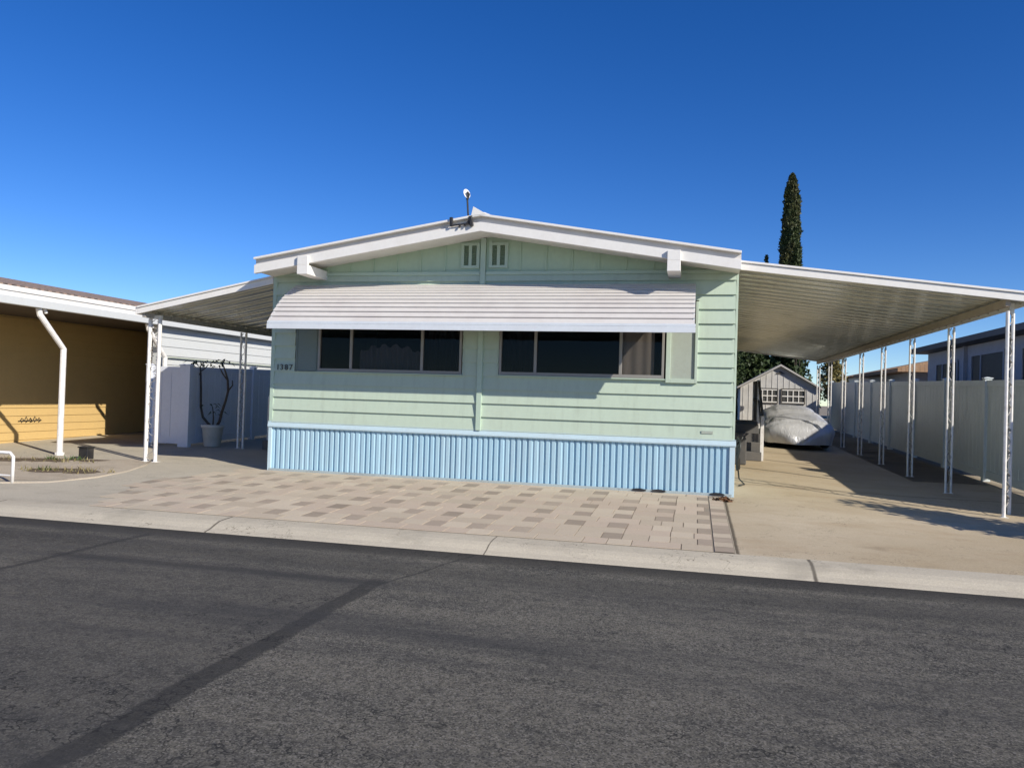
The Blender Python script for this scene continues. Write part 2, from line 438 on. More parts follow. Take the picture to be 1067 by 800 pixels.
blob('mulch_patch', 'gravelband', [(-2.2,-1.25),(-2.7,-1.2),(-3.25,-1.45),(-3.0,-1.72),(-2.5,-1.72),(-2.05,-1.5)], .012, .02)
m = MB()   # low concrete edging that curls round the bed
ed = [(-2.6,.45),(-2.15,-.3),(-1.82,-1.1),(-1.76,-1.8),(-1.95,-2.5),(-2.8,-2.95),(-4.2,-3.1),(-6,-3.1)]
m.tube([(x+.03*math.sin(k*2.3),y+.03*math.cos(k*3.1),gz(x,y)-.012+.006*(k%2)) for k,(x,y) in enumerate(ed)], .028, 6)
tag(m.build('concrete_edging', 'dirt', smooth=True), 'low curved dirt crusted edging around the bare flower bed', 'edging')

def tufts(name, spots, n, h, mat, label=None, cat=None, kind=None):
    m = MB()
    for (cx, cy, r) in spots:
        for _ in range(n):
            a = rnd.random()*6.28; q = r*rnd.random()**.7; x = cx+q*math.cos(a)*1.8; y = cy+q*math.sin(a)*.8; z = gz(x,y)+.01
            t = rnd.random()*6.28; hh = h*(.3+rnd.random()); w = .006+.008*rnd.random(); ln = hh*(.3+rnd.random())
            dx, dy = math.cos(t), math.sin(t)
            m.face([(x-w*dy,y+w*dx,z),(x+w*dy,y-w*dx,z),(x+dx*ln+w*dy*.3,y+dy*ln,z+hh)])
    return tag(m.build(name, mat, recalc=False), label, cat, kind=kind)
tufts('dry_grass', [(-2.6,-1.45,.33),(-3.5,-.4,.3),(-2.3,-1.3,.25),(-4.4,-.6,.35),(-3.1,-1.55,.2),(-5.2,-.8,.3)], 60, .07, 'dry', kind='stuff')
tufts('green_weeds', [(-3.65,-.15,.13),(-2.9,-1.5,.12),(-4.0,-.3,.1)], 50, .07, 'shrubleaf', kind='stuff')

# ------------------------------------------------------------------ the mint house
W = 7.3
RX = 3.65
def soff(x): return 3.77-.162*abs(x-RX)
house = thing('mobile_home', (3.65,0,0), 'mint green mobile home with white low gable roof and pale blue ribbed skirting', 'house')
LAP = .208; Z0 = .80
openings = [(.40, 3.25, 1.64, 2.8), (3.83, 6.78, 1.64, 2.8)]
def prof_y(z):
    k = (z-Z0)/LAP; fr = k-math.floor(k+1e-6); return -(.004+.030*(1-fr))
def siding(xa, xb, zt, m, ys=0, conv=None):
    z = Z0
    while z < zt-.01:
        z1 = min(z+LAP, zt)
        cuts = sorted({z, z1, *[q for o in openings for q in o[2:] if z < q < z1]})
        for a, b in zip(cuts, cuts[1:]):
            segs = [(xa, xb)]
            for o in openings:
                if o[2] < (a+b)/2 < o[3]:
                    segs = [s for (p,q) in segs for s in ((p, min(q,o[0])), (max(p,o[1]), q)) if s[1]-s[0] > .01]
            for p, q in segs:
                ya = prof_y(a+1e-4); yb = -(.004+.030*(1-(b-z)/LAP))
                m.face([(p,ya,a),(q,ya,a),(q,yb,b),(p,yb,b)])
                if abs(a-z) < 1e-6:
                    m.face([(p,.0,a),(q,.0,a),(q,ya,a),(p,ya,a)])
                for x in (p, q): m.face([(x,ya,a),(x,yb,b),(x,.02,b),(x,.02,a)])
        z = z1
m = MB(); siding(.03, 3.50, 3.19, m); siding(3.58, W-.012, 3.19, m)
m.build('front_siding', 'green', house, recalc=False)
# side and back walls, inner face of the front wall
m = MB()
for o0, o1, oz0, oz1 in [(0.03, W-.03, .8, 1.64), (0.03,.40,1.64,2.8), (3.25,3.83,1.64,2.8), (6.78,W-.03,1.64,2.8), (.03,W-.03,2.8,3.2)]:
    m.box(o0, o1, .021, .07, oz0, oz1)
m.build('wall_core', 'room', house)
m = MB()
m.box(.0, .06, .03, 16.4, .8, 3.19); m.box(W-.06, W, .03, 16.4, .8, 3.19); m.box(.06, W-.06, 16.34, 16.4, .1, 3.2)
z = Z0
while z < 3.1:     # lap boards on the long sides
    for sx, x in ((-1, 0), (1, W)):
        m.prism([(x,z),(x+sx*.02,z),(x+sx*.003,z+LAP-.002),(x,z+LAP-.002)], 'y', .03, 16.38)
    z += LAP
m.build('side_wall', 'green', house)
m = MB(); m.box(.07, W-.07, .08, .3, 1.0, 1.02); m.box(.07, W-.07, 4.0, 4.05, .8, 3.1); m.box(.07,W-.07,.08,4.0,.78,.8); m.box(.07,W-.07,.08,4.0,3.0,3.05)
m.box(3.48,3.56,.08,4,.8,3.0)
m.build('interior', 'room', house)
# corner boards and the centre post
MB().box(-.028, .035, -.03, .03, .78, 3.2).build('corner_trim', 'green2', house, bevel=.003)
MB().box(W-.010, W+.022, -.012, .03, .78, 3.2).build('corner_trim', 'green', house, bevel=.003)
m = MB(); m.box(3.50, 3.58, -.055, .02, .80, soff(3.54)-.004)
m.build('center_batten', 'green2', house, bevel=.004)
# gable: vertical board and batten
m = MB()
xs = [.03, 3.50, 3.58, W-.03]
for a, b in ((.03,3.495),(3.585,W-.03)):
    pr = [(a,3.22),(b,3.22),(b,soff(b)+.02)] + ([(RX,soff(RX)+.02)] if a < RX < b else []) + [(a,soff(a)+.02)]
    m.prism(pr, 'y', -.012, .03)
m.build('gable_panel', 'gable', house)
x = .12
while x < W:
    if abs(x-3.54) > .1 and not (3.12 < x < 3.46) and not (3.62 < x < 3.96): MB().box(x-.012, x+.012, -.026, -.0125, 3.245, soff(x)-.002).build('gable_batten', 'gable', house)
    x += .4
for a, b in ((.035,3.495),(3.585,W-.035)): MB().box(a, b, -.045, .0, 3.185, 3.235).build('belt_trim', 'green2', house, bevel=.004)
for a in (3.18, 3.63):
    vf = MB()
    w = .30
    vf.box(a, a+.05, -.04, -.0125, 3.29, 3.70 if a > 3.4 else 3.68); vf.box(a+w-.05, a+w, -.04, -.0125, 3.29, 3.68)
    vf.box(a+.125, a+.175, -.04, -.0125, 3.33, 3.64); vf.box(a+.05, a+w-.05, -.04, -.0125, 3.29, 3.33); vf.box(a+.05, a+w-.05, -.04, -.0125, 3.64, 3.68)
    v = vf.build('gable_vent', 'green2', house, bevel=.002)
    l = MB()
    for q0 in (a+.05, a+.175):
        l.box(q0+.001, q0+.074, -.0145, -.013, 3.33, 3.64)
        for k in range(9): l.prism([(-.015,3.335+k*.034),(-.034,3.33+k*.034),(-.034,3.334+k*.034),(-.015,3.355+k*.034)], 'x', q0+.002, q0+.073)
    l.build('louver', 'louver', v)

# roof slab with stepped fascia
def slant(m, y0, y1, t, b, x0=-.02, x1=W+.02):
    """roof-following band: t/b heights above the soffit line"""
    m.prism([(x0,soff(x0)+b),(RX,soff(RX)+b),(x1,soff(x1)+b),(x1,soff(x1)+t),(RX,soff(RX)+t),(x0,soff(x0)+t)], 'y', y0, y1)
m = MB(); slant(m, -.56, 16.7, .2, 0)
roof = m.build('roof', 'roofwhite', house)
m = MB(); slant(m, -.63, -.562, .095, -.038); m.build('lower_fascia', 'white', roof, bevel=.003)
m = MB(); slant(m, -.58, -.562, .178, .097); m.build('upper_fascia', 'awning', roof)
m = MB(); slant(m, -.655, -.562, .212, .18); slant(m, -.56, 16.7, .215, .202); m.build('drip_edge', 'white', roof, bevel=.003)
m = MB(); m.prism([(RX-.2,soff(RX-.2)+.22),(RX,soff(RX)+.235),(RX+.2,soff(RX+.2)+.22),(RX+.02,soff(RX)+.265),(RX-.02,soff(RX)+.265)], 'y', -.50, 16.6)
m.prism([(RX-.14,soff(RX)+.18),(RX+.09,soff(RX)+.20),(RX-.11,soff(RX)+.315)], 'y', -.66, -.52)
m.build('ridge_cap', 'white', roof, bevel=.003)
for bx in (.75, 6.34):
    m = MB(); t0 = soff(bx+.09)
    m.box(bx, bx+.18, -.68, .0, 3.115, soff(bx if bx < RX else bx+.18)-.042)
    m.box(bx, bx+.18, -.68, -.635, soff(bx if bx < RX else bx+.18)-.042, t0+.085)
    m.build('outrigger_beam', 'white', house, bevel=.005)

# skirting, ribs, base and top trim
m = MB(); pts = []; x = .02; r2 = random.Random(3)
while x < W-.03:
    w = .088
    deep = r2.choice((.012,.012,.006,-.004)); w *= r2.uniform(.92,1.08)
    pts += [(x, -.004), (x+w*.52, -.004), (x+w*.62, -.004+deep+.016), (x+w*.9, -.004+deep+.016)]
    x += w
pts.append((W-.02, -.004))
v = []; f = []
for i, (px, py) in enumerate(pts): v += [(px, py, .03), (px, py, .735)]
for i in range(len(pts)-1): f.append((2*i, 2*i+2, 2*i+3, 2*i+1))
m.raw(v, f)
for sx in (0.0, W):      # long side skirts
    m.box(min(sx,sx), sx+.001, .02, 16.4, .03, .78)
m.build('skirting', 'blue', house, recalc=True)
m = MB(); m.prism([(.02,.80),(-.03,.795),(-.045,.735),(-.04,.715),(.02,.715)], 'x', -.04, W+.04)
m.prism([(.02,.80),(-.034,.815),(-.03,.797),(.02,.797)], 'x', -.04, W+.04)
m.build('skirt_cap', 'bluetrim', house, bevel=.004)
m = MB(); m.box(-.0, W+.0, -.035, .0, -.02, .045); m.build('skirt_footing', 'foot', house, bevel=.004)
MB().box(W-.045, W+.03, -.03, .05, .0, .714).build('skirt_corner', 'bluetrim', house, bevel=.004); MB().box(-.03, .03, -.03, .05, .0, .714).build('skirt_corner', 'bluetrim', house, bevel=.004)
for cx in (6.0, 6.28, 7.1): MB().prism([(cx+.09*math.cos(t)*1.2, .03+.04*math.sin(t)*(.7 if math.sin(t)>0 else .4)) for t in [k*math.pi/5 for k in range(10)]], 'y', -.045, -.036).build('skirt_crack', 'black', house)

# windows
def window(x0, x1, z0, z1, muls, fr='frame'):
    f = MB(); t = .05; d0, d1 = -.045, .03
    f.box(x0,x1,d0,d1,z0,z0+t); f.box(x0,x1,d0,d1,z1-t,z1); f.box(x0,x0+t*.7,d0,d1,z0+t,z1-t); f.box(x1-t*.7,x1,d0,d1,z0+t,z1-t)
    w = f.build('window', fr, house, bevel=.003)
    for mx in muls:
        MB().box(mx-.022, mx+.022, -.035, .02, z0+t, z1-t).build('mullion', fr, w, bevel=.003)
    s = MB().prism([(.02,z0-.012),(-.065,z0-.018),(-.065,z0-.002),(.02,z0-.001)], 'x', x0-.02, x1+.02)
    s.build('sill', 'green2', w)
    e = [x0+t*.7]+list(muls)+[x1-t*.7]
    for a, b in zip(e, e[1:]):
        a2 = a if a == e[0] else a+.022; b2 = b if b == e[-1] else b-.022
        MB().box(a2, b2, -.008, -.004, z0+t, z1-t).build('glass_pane', 'glass', w)
    return w
def drape(x0, x1, z0, z1, y, mat, w, amp=.02, pitch=.07, ztop=None):
    v = []; f = []; n = int((x1-x0)/.008)
    for i in range(n+1):
        x = x0+(x1-x0)*i/n; yy = y+amp*math.sin(x/pitch*6.283+math.sin(x*5)); zt = z1 if ztop is None else ztop(x)
        v += [(x,yy,z0),(x,yy,zt)]
    for i in range(n): f.append((2*i,2*i+2,2*i+3,2*i+1))
    MB().raw(v, f).build('curtain_or_reflection', mat, w, smooth=True)  # serves real curtains and the pleats imitating a reflection
w1 = window(.82, 3.24, 1.645, 2.76, (1.39, 2.59))
drape(1.45, 2.5, 1.66, 2.1, .16, 'reflected_lines', w1, .02, .085, lambda x: 1.93+.16*math.sin(max(0,(x-1.45))/1.05*math.pi)**.5+.03*math.sin(x*31))  # pleated sheet added to imitate vertical lines reflected in the window
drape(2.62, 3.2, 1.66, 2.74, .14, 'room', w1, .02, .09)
w2 = window(3.84, 6.31, 1.655, 2.77, (4.40, 5.68))
drape(5.70, 6.16, 1.67, 2.75, .05, 'curtain_or_reflection', w2, .006, .16)
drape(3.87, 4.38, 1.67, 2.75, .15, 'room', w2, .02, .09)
# folded shutters beside the windows
m = MB(); m.box(.41,.81,-.02,.02,1.645,2.76); s = m.build('shutter', 'shutterD', house, bevel=.004)
m = MB(); m.box(.43,.445,-.028,-.0205,1.67,2.74); m.box(.775,.79,-.028,-.0205,1.67,2.74); m.build('shutter_frame', 'shutterD', s)
m = MB(); m.box(6.40,6.74,-.03,.0,1.66,2.76); s = m.build('shutter', 'shutterL', house)
m = MB()
m.box(6.335,6.40,-.06,.0,1.60,2.78); m.box(6.74,6.78,-.06,.0,1.60,2.78); m.box(6.40,6.74,-.06,.0,1.60,1.66)
m.build('shutter_frame', 'frameG', s, bevel=.004)
# flat wall strip around the shutters
# street number
def text(s_, loc, size, mat, parent, name):
    c = bpy.data.curves.new('number_curve', 'FONT'); c.body = s_; c.size = size; c.extrude = .004; c.offset = .0; c.space_character = 1.2
    t = bpy.data.objects.new('number_text', c); col.objects.link(t); t.rotation_euler = (R(90),0,0); t.location = loc
    bpy.context.view_layer.update()
    dg = bpy.context.evaluated_depsgraph_get(); me = bpy.data.meshes.new_from_object(t.evaluated_get(dg)); me.transform(t.matrix_world)
    bpy.data.objects.remove(t); off = Vector(parent.location); me.transform(Matrix.Translation(-off))
    me.materials.clear(); me.materials.append(M[mat])
    o = bpy.data.objects.new(name, me); col.objects.link(o); o.parent = parent; return o
for k, ch in enumerate('1387'): text(ch, (.065+k*.082+(.012 if ch == '1' else 0), -.040, 1.655), .13, 'brass', house, 'number_digit')
m = MB(); m.box(6.86, 7.02, -.032, -.02, .885, .925); m.build('data_plate', 'shutterL', house)
m = MB(); m.lathe([(0,0),(.025,0),(.03,.02),(.02,.05),(0,.055)], (.16,-.05,2.78), 10); m.build('porch_light', 'dish', house)

# window awning: curved pan slats
def awn_p(t):   # t 0..1 from wall out: (y,z)
    P = [(-.015,3.035),(-.30,2.90),(-.62,2.70),(-.86,2.36)]
    a,b,c,d = [(1-t)**3, 3*t*(1-t)**2, 3*t*t*(1-t), t**3]
    return (sum(k*p[0] for k,p in zip((a,b,c,d),P)), sum(k*p[1] for k,p in zip((a,b,c,d),P)))
m = MB(); AX0, AX1 = .40, 6.73; K = 9
MBs = MB(); K = 11
for k in range(K):
    y0, z0 = awn_p(k/K); y1, z1 = awn_p((k+1)/K)
    d = Vector((y1-y0, z1-z0)).normalized(); nrm = Vector((d.y, -d.x)); 
    if nrm.y < 0: nrm = -nrm
    lift = .030
    a = (y0+nrm.x*.0, z0+nrm.y*.0); b = (y1+nrm.x*lift, z1+nrm.y*lift); c = (y1+d.x*.012, z1+d.y*.012-.004)
    q = lambda t, l: (y0+(y1-y0)*t+nrm.x*l, z0+(z1-z0)*t+nrm.y*l)
    MBs.prism([q(0,-.010), q(.22,-.010), q(.24,.012), q(.85,.018), q(1.0,.014), q(1.0,-.016), q(.9,-.018), q(0,-.018)], 'x', AX0, AX1)
aw = MBs.build('window_awning', 'awning', house)
m = MB(); m.box(AX0-.012, AX1+.012, -.885, -.862, 2.255, 2.335); m.box(AX0-.012, AX1+.012, -.875, -.86, 2.338, 2.375); m.build('valance', 'awntrim', aw, bevel=.004)
for x in (AX0, AX1-.02):
    m = MB()
    pr = [awn_p(i/10) for i in range(11)]; lo = [(y+.012, z-.035) for y, z in pr[::-1]]
    m.prism(pr+lo, 'x', x, x+.02)
    m.build('awning_side_rail', 'awntrim', aw)

# ------------------------------------------------------------------ carports
def lattice_post(parent, a, b, z0, z1, r=.018, mat='post', scroll='rustpost', box=False):
    """two tubes with bent-iron scrollwork between; a,b = (x,y)"""
    m = MB()
    for (x, y) in (a, b):
        if box: m.box(x-r, x+r, y-r, y+r, z0, z1)
        else: m.tube([(x,y,z0),(x,y,z1)], r, 8)
        m.box(x-r*1.9, x+r*1.9, y-r*1.9, y+r*1.9, z0, z0+.008)
    p = m.build('post', mat, parent)
    s = MB(); A = Vector((*a,0)); D = Vector((b[0]-a[0], b[1]-a[1], 0)); N = max(4, int((z1-z0)/.3))
    hh = (z1-z0)/N
    for k in range(N):
        zc = z0+hh*(k+.5); pts = []
        for i in range(9):
            t = i/8; u = .5+.42*math.sin(t*2*math.pi)*(1 if k % 2 else -1)
            q = A+D*u; pts.append((q.x,q.y,zc+(t-.5)*hh*.9))
        s.tube(pts, .0065, 5)
        for sg in (-1, 1):
            c = A+D*(.5+.2*sg); s.tube([(c.x,c.y,zc+sg*.05),(c.x+D.x*.18*sg,c.y+D.y*.18*sg,zc+sg*.085),(c.x,c.y,zc+sg*.12)], [.006,.016,.004], 5)
    s.build('scrollwork', scroll, p)
    return p

def carport_roof(parent, xw, zw, xo, zo, y0, y1, fas=.115):
    """pans run from wall (xw,zw) to outer edge (xo,zo); zw/zo = underside"""
    pitch = .40; v = []; f = []; n = int((y1-y0)/pitch); prof = []
    for k in range(n):
        y = y0+k*pitch
        prof += [(y, 0), (y+.004, -.016), (y+.03, -.016), (y+.034, 0), (y+.15, .0), (y+.156, .007), (y+.25, .007), (y+.256, 0)]
    prof.append((y0+n*pitch, 0)); y1 = y0+n*pitch
    NX = 10
    def sag(t): return -.012*math.sin(t*math.pi)
    for i in range(NX+1):
        t = i/NX
        for (y, dz) in prof: v.append((xw+(xo-xw)*t, y, zw+(zo-zw)*t+dz+sag(t)))
    P = len(prof)
    for i in range(NX):
        for k in range(P-1): f.append((i*P+k, i*P+k+1, (i+1)*P+k+1, (i+1)*P+k))
    r = MB().raw(v, f).build('roof_pan', 'pan', parent)
    m = MB()
    m.raw([(xw,y0,zw+.07),(xo,y0,zo+.07),(xo,y1,zo+.07),(xw,y1,zw+.07),(xw,y0,zw+.075),(xo,y0,zo+.075),(xo,y1,zo+.075),(xw,y1,zw+.075)],
          [(0,1,2,3),(4,5,6,7),(0,1,5,4),(1,2,6,5),(2,3,7,6),(3,0,4,7)])
    m.build('roof_top', 'roofwhite', parent)
    # fascias: front, outer, rear, with a rolled lip
    def bar(ya, yb, t0, t1, mat, nm):
        m = MB(); e = .0
        m.raw([(xw,ya,zw+t0),(xo,ya,zo+t0),(xo,ya,zo+t1),(xw,ya,zw+t1),(xw,yb,zw+t0),(xo,yb,zo+t0),(xo,yb,zo+t1),(xw,yb,zw+t1)],
              [(0,1,2,3),(4,5,6,7),(0,1,5,4),(1,2,6,5),(2,3,7,6),(3,0,4,7)])
        return m.build(nm, mat, parent, bevel=.003)
    bar(y0-.03, y0-.003, -.045, .055, 'white', 'front_fascia'); bar(y0-.05, y0-.003, .058, .088, 'white', 'front_lip')
    bar(y1+.003, y1+.03, -.045, .088, 'white', 'rear_fascia')
    s = 1 if xo > xw else -1
    m = MB(); a, b = sorted((xo+s*.003, xo+s*.035)); m.box(a, b, y0-.03, y1+.03, zo-.05, zo+.085); m.build('gutter', 'white', parent, bevel=.004)

cp = thing('carport', (9.1,8,0), 'wide white metal carport on the driveway side, its roof over the covered car', 'carport')
CPY0 = -.01
carport_roof(cp, 7.345, 3.275, 11.05, 2.815, CPY0, 16.6)
PX = 10.76
def under(x): return 3.275+(x-7.345)*(2.815-3.275)/(11.05-7.345)
m = MB(); m.box(PX-.03, PX+.03, .02, 16.5, under(PX)-.125, under(PX)-.027); m.build('beam', 'beam', cp, bevel=.004)
lattice_post(cp, (PX,.03), (PX+.17,.33), gz(PX,0)-.005, 2.665, .024, 'post')
for i in range(1, 8):
    y = .03+2.31*i
    lattice_post(cp, (PX-.04,y), (PX+.04,y), gz(PX,y)-.005, 2.665, .017, 'post')
m = MB(); m.box(PX+.115,PX+.175,.3,.36,2.665,under(PX+.15)-.03); m.build('bracket', 'post', cp)

cl = thing('carport', (-1.3,5,0), 'narrow white metal carport awning on the left side of the mint house', 'carport')
carport_roof(cl, -.035, 3.11, -2.62, 2.60, .0, 10)
m = MB(); m.box(-2.56, -2.50, .03, 9.9, 2.505, 2.595-.025+.02); m.build('beam', 'rustpost', cl)
for i, y in enumerate((.28, 3.05, 5.85, 8.6)):
    if i == 0: lattice_post(cl, (-2.59,y), (-2.38,y-.02), gz(0,y)-.005, 2.5, .034, 'post')
    else: lattice_post(cl, (-2.58,y), (-2.46,y), gz(0,y)-.005, 2.5, .022, 'post')
m = MB(); m.box(-2.6,-2.36,.26,.3,2.5,2.56); m.build('bracket', 'post', cl)

# ------------------------------------------------------------------ antenna
an = thing('antenna', (3.46,-.66,3.9), 'small white dish antenna on a black mast at the roof ridge', 'antenna')
m = MB(); m.tube([(3.50,-.64,3.82),(3.46,-.64,3.98),(3.44,-.64,4.22)], .014, 8); m.build('mast', 'black', an)
m = MB(); m.tube([(3.52,-.66,3.84),(3.2,-.66,3.81)], .013, 6); m.tube([(3.22,-.66,3.80),(3.21,-.66,3.93)], .028, 6); m.tube([(3.50,-.66,3.90),(3.42,-.66,3.80)], .016, 6); m.tube([(3.53,-.66,3.80),(3.5,-.66,3.94)], .03, 6); m.tube([(3.35,-.66,3.82),(3.33,-.66,3.78)],.014,6)
m.build('bracket', 'black', an)
m = MB(); m.lathe([(0,.0),(.035,.006),(.062,.022),(.07,.032),(.06,.024),(.034,.010),(0,.006)], (0,0,0), 20)
d = m; Mx = Matrix.Translation((3.41,-.64,4.27)) @ Matrix.Rotation(R(62),4,'Z') @ Matrix.Rotation(R(78),4,'X')
d.v = [tuple(Mx @ Vector(p)) for p in d.v]; d.build('dish', 'dish', an, smooth=True)
m = MB(); m.tube([(3.44,-.64,4.19),(3.46,-.645,4.27),(3.44,-.66,4.30)], [.02,.024,.018], 8); m.build('feed_arm', 'black', an)

# ------------------------------------------------------------------ neighbour on the left
nh = thing('neighbour_house', (-8,2,0), 'tan and cream neighbour house with brown shingle roof and open porch', 'house')
def lapwall_x(m, x, ya, yb, za, zb, s=1, lap=.15):     # faces +x
    z = za
    while z < zb-.01:
        t = min(z+lap, zb); m.prism([(x,z),(x+s*.02,z),(x+s*.003,t-.002),(x,t-.002)], 'y', ya, yb); z = t
def lapwall_y(m, y, xa, xb, za, zb, lap=.15):           # faces -y
    z = za
    while z < zb-.01:
        t = min(z+lap, zb); m.prism([(y,z),(y-.02,z),(y-.003,t-.002),(y,t-.002)], 'x', xa, xb); z = t
m = MB(); lapwall_x(m, -7.2, -3.5, 9, -.08, 2.7, 1, .17); m.box(-14,-7.2,-3.5,14,-.08,2.7); lapwall_y(m, 9, -7.2, -4.7, .03, 2.7, .17)
m.build('porch_wall', 'tan', nh)
m = MB()
for k in range(5):
    yy = 2.1+k*.11; m.tube([(-7.165,yy,.50),(-7.165,yy+.04,.55+.03*(k%2)),(-7.165,yy+.09,.52-.02*(k%3)),(-7.165,yy+.03,.46)], .009, 5)
m.tube([(-7.165,2.05,.49),(-7.165,2.65,.50)], .007, 5)
m.build('wall_ornament', 'black', nh)
m = MB(); m.box(-4.72,-4.66,3.12,14,-.02,2.72); lapwall_x(m, -4.66, 3.12, 14, .0, 2.72, 1, .2); m.box(-4.73,-4.62,3.05,3.12,0,2.72)
m.build('side_wall', 'cream', nh)
EZ = 2.64
def nroof(t, b, y0=-2.6, y1=14.5):
    return [(-4.5,EZ+b),(-8.9,EZ+b+.75),(-14,EZ+b-.1),(-14,EZ+t-.1),(-8.9,EZ+t+.75),(-4.5,EZ+t)]
m = MB(); m.prism(nroof(.33,.24), 'y', -2.6, 14.5); rf = m.build('roof', 'shingle', nh)
m = MB(); m.box(-7.18, -4.74, -2.55, 8.95, EZ+.06, EZ+.09); m.build('porch_ceiling', 'ceil', nh)
m = MB(); m.box(-4.5, -4.47, -2.6, 14.5, EZ+.13, EZ+.30); m.box(-4.47,-4.445,-2.6,14.5,EZ+.215,EZ+.29); m.build('fascia', 'white', rf, bevel=.003)
m = MB(); m.box(-4.62, -4.50, -2.6, 14.5, EZ-.0, EZ+.125); m.box(-4.50,-4.42,-2.6,14.5,EZ-.01,EZ+.125); m.build('gutter', 'cream', rf, bevel=.008)
for y in (.42, 3.2):
    m = MB(); b = gz(0,y)
    pts = [(-4.53,y,b),(-4.53,y,1.95),(-4.53,y-.55,2.52),(-4.53,y-.58,EZ-.01)]
    m.tube(pts, .052, 10); m.tube([(-4.53,y,b),(-4.53,y,b+.05)], .08, 10)
    p = m.build('porch_post', 'post', nh)
    m = MB(); m.tube([(-4.53,y-.42,2.56),(-4.53,y-.46,EZ)], .03, 8); m.build('post_bracket', 'post', p)
m = MB(); m.tube([(-4.62,3.3,1.95),(-4.60,3.5,1.96),(-4.60,7.0,1.95),(-4.60,13.5,1.94)], .018, 6); m.tube([(-4.60,3.32,.1),(-4.6,3.32,1.95)], .018, 6); m.build('conduit', 'shutterL', nh)

# ------------------------------------------------------------------ fences
def vinyl_run(root, axis, fixed, a, b, h, mat, step=2.4, base=None, cap=True):
    n = max(1, round(abs(b-a)/step)); s = (b-a)/n
    for i in range(n+1):
        t = a+s*i
        x, y = (fixed, t) if axis == 'y' else (t, fixed)
        z = gz(x, y)
        m = MB(); m.box(x-.06,x+.06,y-.06,y+.06,z-.01,z+h+.03)
        q = [(x-.075,y-.075),(x+.075,y-.075),(x+.075,y+.075),(x-.075,y+.075)]
        v = [(*p, z+h+.03) for p in q]+[(*p, z+h+.045) for p in q]+[(x,y,z+h+.065)]
        m.raw(v, [(0,1,5,4),(1,2,6,5),(2,3,7,6),(3,0,4,7),(4,5,8),(5,6,8),(6,7,8),(7,4,8),(0,3,2,1)])
        m.build('fence_post', mat, root)
        if i < n:
            t2 = t+s; m = MB()
            def bx(t0, t1, d, z0, z1):
                za = gz(fixed, t0) if axis == 'y' else gz(t0, fixed); zb = gz(fixed, t1) if axis == 'y' else gz(t1, fixed)
                P = [(t0,-d,za+z0),(t1,-d,zb+z0),(t1,d,zb+z0),(t0,d,za+z0),(t0,-d,za+z1),(t1,-d,zb+z1),(t1,d,zb+z1),(t0,d,za+z1)]
                P = [(fixed+p[1],p[0],p[2]) if axis == 'y' else (p[0],fixed+p[1],p[2]) for p in P]
                m.raw(P, [(0,3,2,1),(4,5,6,7),(0,1,5,4),(1,2,6,5),(2,3,7,6),(3,0,4,7)])
            e = .061 if s > 0 else -.061
            t0, t1 = t+e, t2-e
            bx(t0, t1, .025, .06, .20); bx(t0, t1, .025, h-.11, h)
            k = max(2, int(abs(t1-t0)/.19)); w = (t1-t0)/k
            for j in range(k):
                g = .004 if w > 0 else -.004
                bx(t0+w*j+g, t0+w*(j+1)-g, .010, .20, h-.11)
            m.build('fence_panel', mat, root)
fr = thing('vinyl_fence', (12,7,0), 'long pale vinyl privacy fence behind the carport posts on the right', 'fence')
vinyl_run(fr, 'y', 12.0, -.32, 21.28, 1.86, 'vinyl', 2.4)
fl = thing('vinyl_fence', (-3.62,5,0), 'bluish white vinyl fence corner behind the potted tree on the left', 'fence')
vinyl_run(fl, 'y', -3.62, 2.8, 12.4, 1.68, 'vinylb', 2.4)
vinyl_run(fl, 'x', 2.8, -3.74, -4.56, 1.68, 'vinylb', 2.0)

# ------------------------------------------------------------------ plants
def leafy(name, mat, pts, size, parent=None, up=.3):
    m = MB()
    for p in pts:
        a = Vector((rnd.gauss(0,1), rnd.gauss(0,1), rnd.gauss(0,1)+up)).normalized(); b = a.cross(Vector((rnd.gauss(0,1),rnd.gauss(0,1),rnd.gauss(0,1)))).normalized()
        s = size*(.6+.8*rnd.random()); p = Vector(p)
        m.face([p-b*s*.4, p+a*s*.5-b*s*.1, p+a*s+b*s*.05, p+a*s*.4+b*s*.45])
    return m.build(name, mat, parent, recalc=False)
def mn_(a, z): return math.sin(a*9+z*7)*math.sin(z*13-a*4)
def cypress(x, y, h, r, n, label, base=.5, group=None, size=.13):
    z0 = gz(x,y)
    t = thing('cypress_tree', (x,y,z0), label, 'tree', group)
    m = MB(); m.tube([(x,y,z0-.05),(x,y,z0+h*.4),(x,y,z0+h*.93)], [.16*r/.6,.1*r/.6,.02], 8); m.build('trunk', 'bark', t, smooth=True)
    pts = []
    ph = [rnd.random()*6.28 for _ in range(6)]
    for _ in range(n):
        u = rnd.random(); a = rnd.random()*6.283; z = base+(h-base)*u
        rr = r*min(1, (u*6)**.6+.3)*(1-u**2.2*.62)
        if u > .93: rr *= max(.15, math.sqrt(max(0, (1-u)/.07)))
        clump = 1+.10*mn_(a, z)+.10*math.sin(a*3+z*2.1+ph[0])+.09*math.sin(a*5-z*3.3+ph[1])+.07*math.sin(z*5+a+ph[2])
        q = rr*clump*(1-.35*rnd.random()**2.2)
        pts.append((x+q*math.cos(a), y+q*math.sin(a), z0+z+.12*rnd.random()))
    leafy('crown', 'cyp', pts, size, t, 1.6)
    return t
cypress(11.27, 30, 12.35, .62, 38000, 'tall narrow cypress rising alone above the carport roof', group='cypress trees behind the carport')
cypress(10.2, 31, 8.45, .2, 1500, 'thin cypress tip just showing above the carport roof edge', group='cypress trees behind the carport')
